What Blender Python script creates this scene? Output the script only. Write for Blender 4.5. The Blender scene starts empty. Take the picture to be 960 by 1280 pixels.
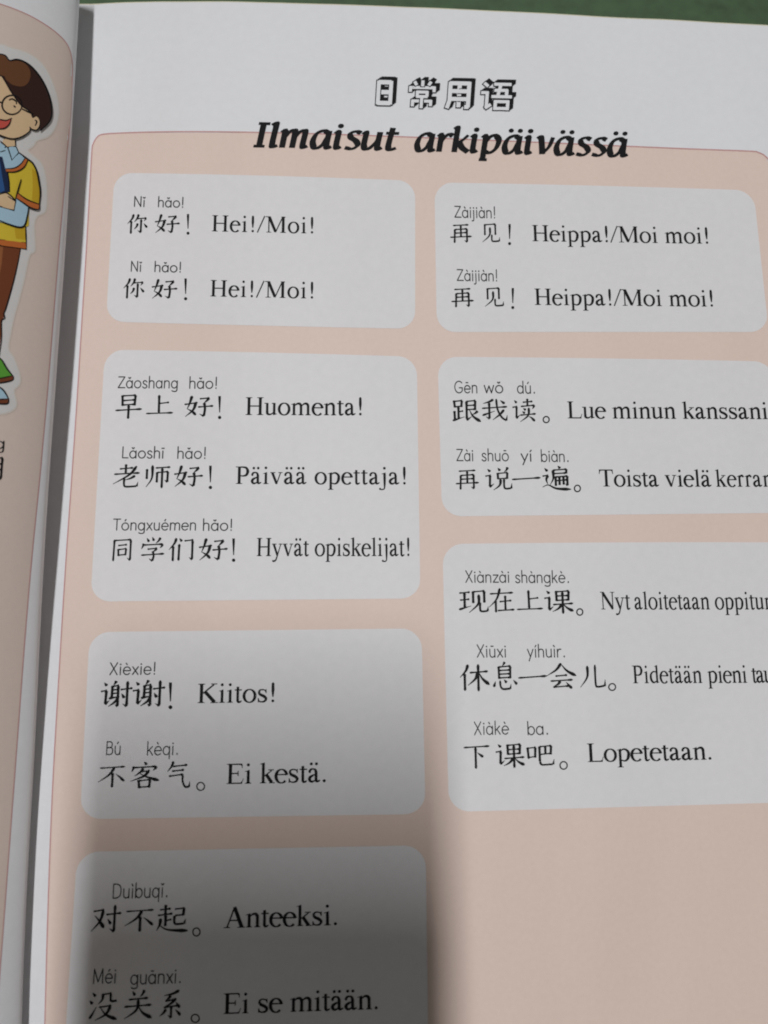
import bpy, math
import numpy as np
from mathutils import Matrix, Euler, Vector
from mathutils.geometry import tessellate_polygon

scene = bpy.context.scene
COL = scene.collection
R = math.radians

# ---------------------------------------------------------------- camera
F_PX = 930.0                      # focal length for a 960x1280 picture
cam_rot = Matrix.Rotation(R(9.5), 4, 'X') @ Matrix.Rotation(R(-2.5), 4, 'Y') @ Matrix.Rotation(-0.010, 4, 'Z')
axis = cam_rot @ Vector((0, 0, -1))
CAM = -axis * 0.176
cd = bpy.data.cameras.new('camera')
cam = bpy.data.objects.new('camera', cd)
COL.objects.link(cam)
cam.matrix_world = Matrix.Translation(CAM) @ cam_rot
cd.sensor_fit = 'VERTICAL'
cd.sensor_height = 36.0
cd.lens = F_PX / 1280.0 * 36.0
cd.clip_start = 0.001
cd.clip_end = 20.0
cd.dof.use_dof = True
cd.dof.focus_distance = 0.180
cd.dof.aperture_fstop = 13.0
scene.camera = cam

# ---------------------------------------------------------------- room light
scene.view_settings.view_transform = 'Standard'
scene.view_settings.look = 'None'
scene.view_settings.gamma = 1.0
scene.view_settings.exposure = 0.0
scene.cycles.filter_width = 1.9
world = bpy.data.worlds.new('World')
scene.world = world
world.use_nodes = True
bg = world.node_tree.nodes['Background']
bg.inputs[0].default_value = (1.05, 1.0, 0.91, 1)
bg.inputs[1].default_value = 0.105

def area(name, loc, target, sx, sy, power, colour, roll=0.0):
    l = bpy.data.lights.new(name, 'AREA')
    l.shape = 'RECTANGLE'
    l.size = sx
    l.size_y = sy
    l.energy = power
    l.color = colour
    o = bpy.data.objects.new(name, l)
    COL.objects.link(o)
    o.location = loc
    d = Vector(target) - Vector(loc)
    o.rotation_euler = d.to_track_quat('-Z', 'Y').to_euler()
    return o
# the ceiling tube runs along the page, a window stands to the left
area('ceiling_tube_light', (-0.08, 0.35, 1.80), (0, 0, 0), 0.085, 0.64, 23.3, (0.975, 0.985, 1.0)).rotation_euler = (-math.atan(0.35 / 1.8), 0, 0)
area('window_light', (-1.6, -0.5, 0.75), (0, -0.05, 0), 0.7, 0.7, 1.7, (0.66, 0.82, 1.0))

# ---------------------------------------------------------------- projection between the page and the lens
C = np.array(CAM)
RM = np.array(cam_rot.to_3x3())
def ray(px):
    px = np.asarray(px, float)
    d = np.stack([(px[:, 0] - 480) / F_PX, -(px[:, 1] - 640) / F_PX, -np.ones(len(px))], 1)
    return d @ RM.T
def on_plane(px, z):
    d = ray(px)
    t = (z - C[2]) / d[:, 2]
    return C + d * t[:, None]

def smooth(t):
    t = np.clip(t, 0, 1)
    return t * t * (3 - 2 * t)

# the fold: crest of the curling left page, as a line on the table plane, and its height
_sil = np.array([(0,103),(50,100),(100,96),(200,87.5),(300,83),(400,77),(500,70.5),(600,64),(700,58),(800,53),(850,50.5),(950,46),(1100,38),(1280,31)], float)
_str = np.array([(0,115.5),(50,114.5),(100,113),(200,107),(300,100),(400,94),(500,86),(600,78),(700,69.5),(800,61),(850,56.5),(950,49),(1100,40.5),(1280,33.5)], float)
_w = np.interp(_sil[:, 0], _str[:, 0], _str[:, 1]) - _sil[:, 1]
_h = _w * 0.00050
_h[:3] = [0.0082, 0.0088, 0.0092]
_cp = on_plane(np.stack([_str[:, 1], _str[:, 0]], 1), -0.0018)
_cy = _cp[::-1, 1]
_cx = _cp[::-1, 0]
_hh = _h[::-1]
_fit_x = np.polyfit(_cy, _cx, 4)
def crest_x(y):
    y = np.asarray(y, float)
    yc = np.clip(y, _cy[0], _cy[-1])
    sl0 = (np.polyval(_fit_x, _cy[0] + .004) - np.polyval(_fit_x, _cy[0])) / .004
    sl1 = (np.polyval(_fit_x, _cy[-1]) - np.polyval(_fit_x, _cy[-1] - .004)) / .004
    return np.polyval(_fit_x, yc) + np.where(y < _cy[0], (y - yc) * sl0, (y - yc) * sl1)
_ys = np.linspace(_cy[0] - .05, _cy[-1] + .03, 400)
_hs = np.interp(_ys, _cy, _hh)
_k = np.hanning(61); _k /= _k.sum()
_hs = np.convolve(np.pad(_hs, 30, mode='edge'), _k, 'valid')
def crest_h(y):
    return np.interp(y, _ys, _hs)

def z_right(x, y):
    d = x - crest_x(y)
    z = -0.0022 * (1 - smooth(d / 0.052))
    z = z - 0.0009 * np.exp(-np.maximum(d, 0) / 0.006)
    z = z + 0.00025 * np.sin(x * 38 + 1.0 + y * 9) * smooth(d / 0.03)
    z = z - 0.0010 * smooth((x - 0.07) / 0.06)
    z = z + 0.00006 * np.sin(x * 210 + 3 * np.sin(y * 30)) * smooth(d / 0.02) + 0.00005 * np.sin(y * 160 + 2 * np.sin(x * 40))
    # faint crease running down from between the boxes
    c = (x - 0.0145 + y * 0.03)
    z = z - 0.00022 * np.exp(-(c / 0.0035) ** 2) * smooth((-0.055 - y) / 0.03)
    return z
def z_left(x, y):
    d = np.maximum(crest_x(y) - x, 0)
    D = 0.012
    a = 0.0038 + 0.0022 * smooth((y + 0.08) / 0.16)
    q = np.clip(d / D, 0, 1)
    z = crest_h(y) + a * np.sqrt(np.maximum(1 - (1 - q) ** 2, 0))
    z = z + 0.046 * np.tanh(d / 0.052) - 0.052 * smooth((d - 0.05) / 0.14)
    return z

def drape_right(px, off):
    px = np.asarray(px, float)
    z = np.zeros(len(px))
    for _ in range(8):
        p = on_plane(px, z)
        z = z_right(p[:, 0], p[:, 1])
    p = on_plane(px, z)
    v = C - p
    return p + v / np.linalg.norm(v, axis=1)[:, None] * np.asarray(off).reshape(-1, 1)
def drape_left(px, off):
    px = np.asarray(px, float)
    n = len(px)
    steps = np.linspace(0.052, -0.002, 420)
    found = np.full(n, -0.002)
    hit = np.zeros(n, bool)
    prev = steps[0]
    for zz in steps[1:]:
        p = on_plane(px, zz)
        below = (zz < z_left(p[:, 0], p[:, 1])) & (p[:, 0] <= crest_x(p[:, 1]) + 1e-4)
        new = below & ~hit
        found[new] = zz
        hit |= new
        prev = zz
    st = steps[0] - steps[1]
    lo = found.copy(); hi = found + st
    for _ in range(14):
        mid = (lo + hi) / 2
        p = on_plane(px, mid)
        below = mid < z_left(p[:, 0], p[:, 1])
        lo = np.where(below, mid, lo)
        hi = np.where(below, hi, mid)
    p = on_plane(px, hi)
    v = C - p
    return p + v / np.linalg.norm(v, axis=1)[:, None] * np.asarray(off).reshape(-1, 1)

# ---------------------------------------------------------------- materials
def mat(name, rgb, rough=0.5, spec=0.4, noise=0.0, nscale=900.0, bump=0.0, coat=0.0):
    m = bpy.data.materials.new(name)
    m.use_nodes = True
    nt = m.node_tree
    b = nt.nodes['Principled BSDF']
    b.inputs['Base Color'].default_value = (*rgb, 1)
    b.inputs['Roughness'].default_value = rough
    b.inputs['Specular IOR Level'].default_value = spec
    if coat:
        b.inputs['Coat Weight'].default_value = coat
        b.inputs['Coat Roughness'].default_value = 0.25
    if noise or bump:
        tc = nt.nodes.new('ShaderNodeTexCoord')
        nz = nt.nodes.new('ShaderNodeTexNoise')
        nz.inputs['Scale'].default_value = nscale
        nz.inputs['Detail'].default_value = 6
        nt.links.new(tc.outputs['Object'], nz.inputs['Vector'])
        if noise:
            nz2 = nt.nodes.new('ShaderNodeTexNoise')
            nz2.inputs['Scale'].default_value = nscale / 14
            nz2.inputs['Detail'].default_value = 4
            mp = nt.nodes.new('ShaderNodeMapping'); mp.inputs['Scale'].default_value = (1, 0.2, 1)
            nt.links.new(tc.outputs['Object'], mp.inputs['Vector'])
            nt.links.new(mp.outputs[0], nz2.inputs['Vector'])
            mx = nt.nodes.new('ShaderNodeMath'); mx.operation = 'ADD'
            nt.links.new(nz.outputs['Fac'], mx.inputs[0]); nt.links.new(nz2.outputs['Fac'], mx.inputs[1])
            cr = nt.nodes.new('ShaderNodeMapRange')
            cr.inputs['From Min'].default_value = 0.6; cr.inputs['From Max'].default_value = 1.4
            cr.inputs['To Min'].default_value = 1 - noise; cr.inputs['To Max'].default_value = 1 + noise
            nt.links.new(mx.outputs[0], cr.inputs['Value'])
            vm = nt.nodes.new('ShaderNodeVectorMath'); vm.operation = 'SCALE'
            vm.inputs[0].default_value = rgb
            nt.links.new(cr.outputs[0], vm.inputs['Scale'])
            nt.links.new(vm.outputs[0], b.inputs['Base Color'])
        if bump:
            bp = nt.nodes.new('ShaderNodeBump')
            bp.inputs['Strength'].default_value = bump
            bp.inputs['Distance'].default_value = 0.0002
            nt.links.new(nz.outputs['Fac'], bp.inputs['Height'])
            nt.links.new(bp.outputs[0], b.inputs['Normal'])
    return m
PAPER = mat('paper_white', (0.72, 0.72, 0.735), 0.55, 0.3, 0.03, 500, 0.05)
PINK = mat('print_pink', (0.715, 0.565, 0.492), 0.55, 0.3, 0.03, 900, 0.05)
BORDER = mat('print_border_rose', (0.52, 0.27, 0.26), 0.45, 0.4, 0.05, 900)
INK = mat('print_black', (0.008, 0.008, 0.009), 0.6, 0.12, 0.2, 2500)
INKGREY = mat('print_black_thin', (0.03, 0.03, 0.032), 0.6, 0.12, 0.3, 2500)
BLOCK = mat('paper_edge', (0.62, 0.58, 0.42), 0.8, 0.2, 0.12, 1500, 0.2)
COVER = mat('cover_card', (0.45, 0.12, 0.08), 0.4, 0.5)

# ---------------------------------------------------------------- mesh plumbing
def link(name, me, parent=None, label=None, m=None):
    o = bpy.data.objects.new(name, me)
    COL.objects.link(o)
    if parent: o.parent = parent
    if label: o['label'] = label
    if m:
        for q in (m if isinstance(m, (list, tuple)) else [m]):
            me.materials.append(q)
    return o
def mesh_from(name, verts, faces, mi=None, shade=True):
    me = bpy.data.meshes.new(name)
    me.from_pydata([tuple(v) for v in verts], [], faces)
    if mi is not None:
        me.polygons.foreach_set('material_index', mi)
    if shade:
        me.polygons.foreach_set('use_smooth', [True] * len(me.polygons))
    me.update()
    return me
def catmull(pts, n=8, closed=False):
    P = [np.array(p, float) for p in pts]
    if len(P) < 3 and not closed:
        return [P[0] * (1 - i / n) + P[1] * (i / n) for i in range(n + 1)]
    out = []
    L = len(P)
    rng = range(L if closed else L - 1)
    for i in rng:
        if closed:
            a, b, c, d = P[(i - 1) % L], P[i], P[(i + 1) % L], P[(i + 2) % L]
        else:
            b, c = P[i], P[i + 1]
            a = P[i - 1] if i > 0 else 2 * b - c
            d = P[i + 2] if i + 2 < L else 2 * c - b
        for k in range(n):
            t = k / n
            out.append(0.5 * ((2 * b) + (-a + c) * t + (2 * a - 5 * b + 4 * c - d) * t * t + (-a + 3 * b - 3 * c + d) * t ** 3))
    if not closed: out.append(P[-1])
    return out
def ribbon(pts, wf, cap=False):
    """polygon quads along a polyline; wf(t, angle) gives the full width"""
    P = [np.array(p, float) for p in pts]
    seg = [0.0]
    for a, b in zip(P, P[1:]): seg.append(seg[-1] + float(np.linalg.norm(b - a)))
    tot = seg[-1] or 1
    Ls, Rs = [], []
    for i, p in enumerate(P):
        a = P[max(i - 1, 0)]; b = P[min(i + 1, len(P) - 1)]
        d = b - a; d = d / (np.linalg.norm(d) or 1)
        w = wf(seg[i] / tot, math.atan2(d[1], d[0])) / 2
        n = np.array((-d[1], d[0]))
        Ls.append(p + n * w); Rs.append(p - n * w)
    q = [[Ls[i], Rs[i], Rs[i + 1], Ls[i + 1]] for i in range(len(P) - 1)]
    if cap:
        for p, o, s in ((P[0], P[1], 0), (P[-1], P[-2], 1)):
            d = p - o; d = d / (np.linalg.norm(d) or 1); n = np.array((-d[1], d[0]))
            w = wf(float(s), math.atan2(d[1], d[0])) / 2
            q.append([p + n * w, p + n * w * .7 + d * w * .7, p + d * w, p - n * w * .7 + d * w * .7, p - n * w])
    return q
def disc(c, rx, ry=None, n=14):
    ry = ry or rx
    return [[(c[0] + rx * math.cos(2 * math.pi * i / n), c[1] + ry * math.sin(2 * math.pi * i / n)) for i in range(n)]]

class Print:
    """ink laid on a page: polygons in picture units, draped on the paper"""
    def __init__(s): s.v = []; s.f = []; s.o = []; s.mi = []
    def poly(s, pts, off, mi=0, sub=0):
        pts = [tuple(map(float, p)) for p in pts]
        if sub:
            tr = tessellate_polygon([[Vector((p[0], p[1], 0)) for p in pts]])
            tris = [[pts[i] for i in t] for t in tr]
            for _ in range(sub):
                nt = []
                for a, b, c in tris:
                    ab = ((a[0]+b[0])/2, (a[1]+b[1])/2); bc = ((b[0]+c[0])/2, (b[1]+c[1])/2); ca = ((c[0]+a[0])/2, (c[1]+a[1])/2)
                    nt += [[a, ab, ca], [ab, b, bc], [ca, bc, c], [ab, bc, ca]]
                tris = nt
            for t in tris: s._add(t, off, mi)
        else:
            s._add(pts, off, mi)
    def _add(s, pts, off, mi):
        # one winding for all, so every face looks towards the reader
        a = sum(pts[i][0] * pts[(i+1) % len(pts)][1] - pts[(i+1) % len(pts)][0] * pts[i][1] for i in range(len(pts)))
        if a > 0: pts = pts[::-1]
        k = len(s.v)
        s.v += [tuple(p) for p in pts]
        s.o += [off] * len(pts)
        s.f.append(list(range(k, k + len(pts)))); s.mi.append(mi)
    def build(s, name, parent, mats, drape, label=None):
        V = drape(np.array(s.v), np.array(s.o))
        return link(name, mesh_from(name, V, s.f, s.mi), parent, label, mats)

# ---------------------------------------------------------------- the desk
GREEN = mat('green_mat', (0.048, 0.090, 0.040), 0.55, 0.4, 0.30, 260, 0.5)
dm = mesh_from('desk_top', [(-0.6,-0.5,-0.0050),(0.6,-0.5,-0.0050),(0.6,0.5,-0.0050),(-0.6,0.5,-0.0050),(-0.6,-0.5,-0.03),(0.6,-0.5,-0.03),(0.6,0.5,-0.03),(-0.6,0.5,-0.03)],
    [(0,1,2,3),(7,6,5,4),(0,4,5,1),(1,5,6,2),(2,6,7,3),(3,7,4,0)], shade=False)
desk = link('desk_top', dm, None, None, GREEN)
desk['kind'] = 'structure'
desk['label'] = 'dark green worn desk surface under the open textbook'

# ---------------------------------------------------------------- the book
book = bpy.data.objects.new('open_textbook', None)
COL.objects.link(book)
book.empty_display_size = 0.02
book['label'] = 'open language textbook with pink panelled pages of greetings, lying on a green desk'
book['category'] = 'textbook'

_tp = np.array([(60,7.5),(102,5.6),(150,4),(200,2.8),(260,2.6),(320,3.6),(400,5.8),(480,8.4),(560,11.6),(640,15.4),(720,19.6),(800,24),(880,28),(960,32.3),(1060,37.5)])
_tw = drape_right(_tp, np.zeros(len(_tp)))
def top_y(x): return np.interp(x, _tw[:, 0], _tw[:, 1])
Y0 = -0.165
XR = float(drape_right([(1040, 640)], [0])[0][0])

def right_grid(off, nx=120, ny=110, ext=0.0):
    V = []; F = []
    for i in range(nx + 1):
        s = i / nx
        for j in range(ny + 1):
            t = j / ny
            # columns follow the fold
            y = Y0 + t * (0.14 - Y0)
            xa = float(crest_x(y)) - 0.0075
            x = xa + (XR - xa) * s
            yt = float(top_y(x))
            y = Y0 + t * (yt - Y0)
            xa = float(crest_x(y)) - 0.0075
            x = xa + (XR - xa) * s
            y = Y0 + t * (float(top_y(x)) - Y0)
            V.append((x, y + ext * t ** 8, float(z_right(x, y)) + off))
    for i in range(nx):
        for j in range(ny):
            a = i * (ny + 1) + j
            F.append((a, a + ny + 1, a + ny + 2, a + 1))
    return V, F
V, F = right_grid(0)
page_r = link('page', mesh_from('page', V, F), book, 'right page with white boxes of Chinese phrases on a pink panel', PAPER)
def slab(V, F, nx, ny, zb, name, m, inset=0.0):
    """close a grid down to a flat underside"""
    V = [tuple(v) for v in V]; F = list(F); n = len(V)
    ring = [(i, 0) for i in range(nx + 1)] + [(nx, j) for j in range(1, ny + 1)] + [(i, ny) for i in range(nx - 1, -1, -1)] + [(0, j) for j in range(ny - 1, 0, -1)]
    idx = [i * (ny + 1) + j for i, j in ring]
    low = []
    for k in idx:
        low.append(len(V)); V.append((V[k][0], V[k][1], zb))
    for a in range(len(idx)):
        b = (a + 1) % len(idx)
        F.append((idx[a], low[a], low[b], idx[b]))
    F.append(tuple(low[::-1]))
    return link(name, mesh_from(name, V, F, shade=False), book, None, m)
V, F = right_grid(-0.0004, 60, 50, 0.00065)
slab(V, F, 60, 50, -0.0040, 'page_block', BLOCK)

# left page: rises from the fold, curls over it and runs away to the left
def left_profile(y, off=0.0):
    h = float(crest_h(y)); xc = float(crest_x(y))
    pts = []
    for k in range(8):                                  # under the curl, down into the fold
        t = k / 8
        pts.append((xc - 0.62 * (h + .002) * (1 - math.sin(t * math.pi / 2)) , -0.0024 + (h + 0.0024) * (t ** 1.0)))
    N = 70
    for k in range(N + 1):
        d = 0.19 * (k / N) ** 2.2
        pts.append((xc - d, float(z_left(xc - d, y))))
    if off:
        q = []
        for i, p in enumerate(pts):
            a = pts[max(i - 1, 0)]; b = pts[min(i + 1, len(pts) - 1)]
            dx, dz = b[0] - a[0], b[1] - a[1]; L = math.hypot(dx, dz) or 1
            q.append((p[0] - dz / L * off, p[1] + dx / L * off))
        pts = q
    return pts
NY = 110
def left_grid(off):
    V = []; F = []
    TOPL = float(_tw[1, 1])
    cols = [left_profile(Y0 + (TOPL - Y0) * j / NY, off) for j in range(NY + 1)]
    nx = len(cols[0]) - 1
    for i in range(nx + 1):
        for j in range(NY + 1):
            V.append((cols[j][i][0], Y0 + (TOPL - Y0) * j / NY, cols[j][i][1]))
    for i in range(nx):
        for j in range(NY):
            a = i * (NY + 1) + j
            F.append((a, a + 1, a + NY + 2, a + NY + 1))
    return V, F, nx
V, F, nxl = left_grid(0)
page_l = link('page', mesh_from('page', V, F), book, 'left page with a cartoon boy, curling up at the fold', PAPER)
V, F, nxl = left_grid(0.0004)
V = [(min(x, float(crest_x(y)) - 0.7 * (float(crest_h(y)) + .002)), y, z) for x, y, z in V]   # the block stays back from the curl
slab(V, F, nxl, NY, -0.0040, 'page_block', BLOCK)
cv = []
for (x, y) in ((-0.31, Y0 - .003), (XR + .003, Y0 - .003), (XR + .003, 0.125), (-0.31, 0.125)):
    cv += [(x, y, -0.0048), (x, y, -0.0041)]
link('cover', mesh_from('cover', cv, [(1,3,5,7),(6,4,2,0),(0,2,3,1),(2,4,5,3),(4,6,7,5),(6,0,1,7)], shade=False), book, None, COVER)

# ---------------------------------------------------------------- panels and boxes
def rrect_edges(c, rad):
    """rounded quad: returns function (row v)-> left, right picture points"""
    TL, TR, BR, BL = [np.array(p, float) for p in c]
    W = (np.linalg.norm(TR - TL) + np.linalg.norm(BR - BL)) / 2
    H = (np.linalg.norm(BL - TL) + np.linalg.norm(BR - TR)) / 2
    def at(u, v):
        return (TL * (1 - u) + TR * u) * (1 - v) + (BL * (1 - u) + BR * u) * v
    return at, W, H
def rounded_box(name, c, rad, off, m, parent, drape, bow=(0, 0), label=None, only=None):
    at, W, H = rrect_edges(c, rad)
    vs = []
    for k in range(9):
        a = k / 8 * math.pi / 2
        vs.append((1 - math.cos(a)) * rad / H)
    mid = np.linspace(rad / H, 1 - rad / H, max(4, int(H / 12)))[1:-1]
    vs = vs + list(mid) + [1 - v for v in vs[::-1]]
    P = Print(); rows = []
    NX = max(8, int(W / 10))
    for v in vs:
        dy = min(v, 1 - v) * H
        ins = 0 if dy >= rad else (rad - math.sqrt(max(rad * rad - (rad - dy) ** 2, 0))) / W
        r = []
        for i in range(NX + 1):
            u = ins + (1 - 2 * ins) * i / NX
            p = at(u, v).copy()
            p[1] += (bow[0] * (1 - v) + bow[1] * v) * 4 * u * (1 - u)
            r.append(p)
        rows.append(r)
    vv = []; ff = []
    for r in rows: vv += r
    n = NX + 1
    for j in range(len(rows) - 1):
        for i in range(NX):
            a = j * n + i
            ff.append((a, a + n, a + n + 1, a + 1))
    V = drape(np.array(vv), np.full(len(vv), off))
    o = link(name, mesh_from(name, V, ff), parent, label, m)
    loop = [r[0] for r in rows] + [rows[-1][i] for i in range(1, NX)] + [r[-1] for r in rows[::-1]] + [rows[0][i] for i in range(NX - 1, 0, -1)]
    return o, loop
PANEL_OFF, BOX_OFF, TXT = 0.00004, 0.00008, 0.00012

# the pink panel follows its measured left edge
pl = [(168,128),(172,121),(180,116.5),(190,114.8),(250,111.5),(320,107.5),(400,102.5),(500,96.3),(600,89.5),(700,82.5),(850,73.3),(1000,65),(1150,59.5),(1280,56),(1400,52)]
pt = [(128,168.2),(150,166.3),(200,164.8),(260,164.6),(320,165.4),(400,167.2),(500,170.8),(600,174.8),(700,179),(780,182.6),(860,186),(935,188.8)]
def panel_right(y): return 966 + (y - 230) * 0.098
def build_panel():
    rows = [166, 170, 174, 178, 182, 187, 193, 200, 210] + list(np.arange(222, 1420, 12))
    # border loop
    left = [(x, y) for y, x in pl]
    r0 = panel_right(222)
    corner = [(948, 190.5), (957, 195.5), (963, 204)]
    loop = left[::-1] + pt[1:] + corner + [(r0, 222)] + [(panel_right(y), y) for y in range(300, 1400, 100)]
    loop = [(a, b) for a, b in loop]
    P = Print()
    dense = catmull(loop, 5)
    # fill: for each column strip between top border and bottom
    xs = list(np.arange(50, 1100, 9.0))
    D = np.array(dense)
    topi = D[(D[:, 1] < 215) & (D[:, 0] > 100)]
    topi = topi[np.argsort(topi[:, 0])]
    L = D[D[:, 0] < 140]; L = L[np.argsort(L[:, 1])]
    ys = list(np.arange(166, 222, 3.5)) + list(np.arange(222, 1400, 11))
    def lx(y): return float(np.interp(y, L[:, 1], L[:, 0])) if y > L[0, 1] else L[0, 0]
    vv = []; ff = []
    NXX = 100
    for y in ys:
        xl = lx(y)
        for i in range(NXX + 1):
            u = i / NXX
            xr = panel_right(max(y, 222))
            x = xl + (xr - xl) * u
            ty = float(np.interp(x, topi[:, 0], topi[:, 1])) if y < 222 else -1
            if x > 966 and y < 222: ty = 222
            vv.append((x, max(y, ty) if y < 222 else y))
    n = NXX + 1
    for j in range(len(ys) - 1):
        for i in range(NXX):
            a = j * n + i
            q = (a, a + n, a + n + 1, a + 1)
            pts = [vv[k] for k in q]
            ar = abs(sum(pts[k][0] * pts[(k+1) % 4][1] - pts[(k+1) % 4][0] * pts[k][1] for k in range(4)))
            if ar > 0.5: ff.append(q)
    V = drape_right(np.array(vv), np.full(len(vv), PANEL_OFF))
    o = link('pink_panel', mesh_from('pink_panel', V, ff), page_r, None, PINK)
    for q in ribbon(dense, lambda t, a: 1.5): P.poly(q, BOX_OFF)
    P.build('panel_border', page_r, BORDER, drape_right)
build_panel()

BOXES = [
 ([(143,216),(519,226),(519,411),(132.5,402)], 22, (-1.5, 0.5)),
 ([(543,228),(942,238),(961,415),(546,415)], 23, (-1, 0)),
 ([(131,437),(521,446),(525.5,748),(113,752)], 24, (-1, 0)),
 ([(547,446),(966,452),(985,641),(552.5,645.5)], 24, (-1, 0)),
 ([(112,790),(527,785.5),(532,1017.5),(100,1024)], 26, (0, 0)),
 ([(553,680),(989,678),(1018,1002),(561,1015)], 26, (-1, 0)),
 ([(96.5,1065),(532,1056.5),(536,1345),(78,1350)], 28, (0, 0)),
]
PAPERBOX = mat('print_box_white', (0.700, 0.685, 0.690), 0.55, 0.3, 0.035, 500, 0.05)
for c, rad, bow in BOXES:
    rounded_box('text_box', c, rad, BOX_OFF, PAPERBOX, page_r, drape_right, bow)

# ---------------------------------------------------------------- type: hand-cut letters
def lerp_prof(tab):
    ts = [a for a, b in tab]; ws = [b for a, b in tab]
    return lambda t: float(np.interp(t, ts, ws))
PROF = {
 'h': lerp_prof([(0,.45),(.05,.95),(.2,.62),(.75,.60),(.9,1.12),(.96,1.0),(1,.3)]),
 's': lerp_prof([(0,.45),(.06,1.15),(.2,.86),(.8,.84),(.93,1.0),(1,.5)]),
 'p': lerp_prof([(0,.4),(.08,1.15),(.4,.85),(.75,.5),(1,.12)]),
 'n': lerp_prof([(0,.22),(.3,.6),(.65,1.05),(.82,1.35),(.9,1.05),(1,.12)]),
 'd': lerp_prof([(0,.15),(.35,.75),(.75,1.3),(.92,1.05),(1,.3)]),
 't': lerp_prof([(0,.5),(.12,1.15),(.5,.7),(1,.1)]),
 'k': lerp_prof([(0,.95),(.3,.8),(1,.1)]),
 'c': lerp_prof([(0,.5),(.08,1.05),(.3,.85),(.8,.9),(1,.9)]),
}
SPEECH = 'd 12,10 22,21;h 4,39 24,35;s 21,36 19,82;t 18,84 34,70'
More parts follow.
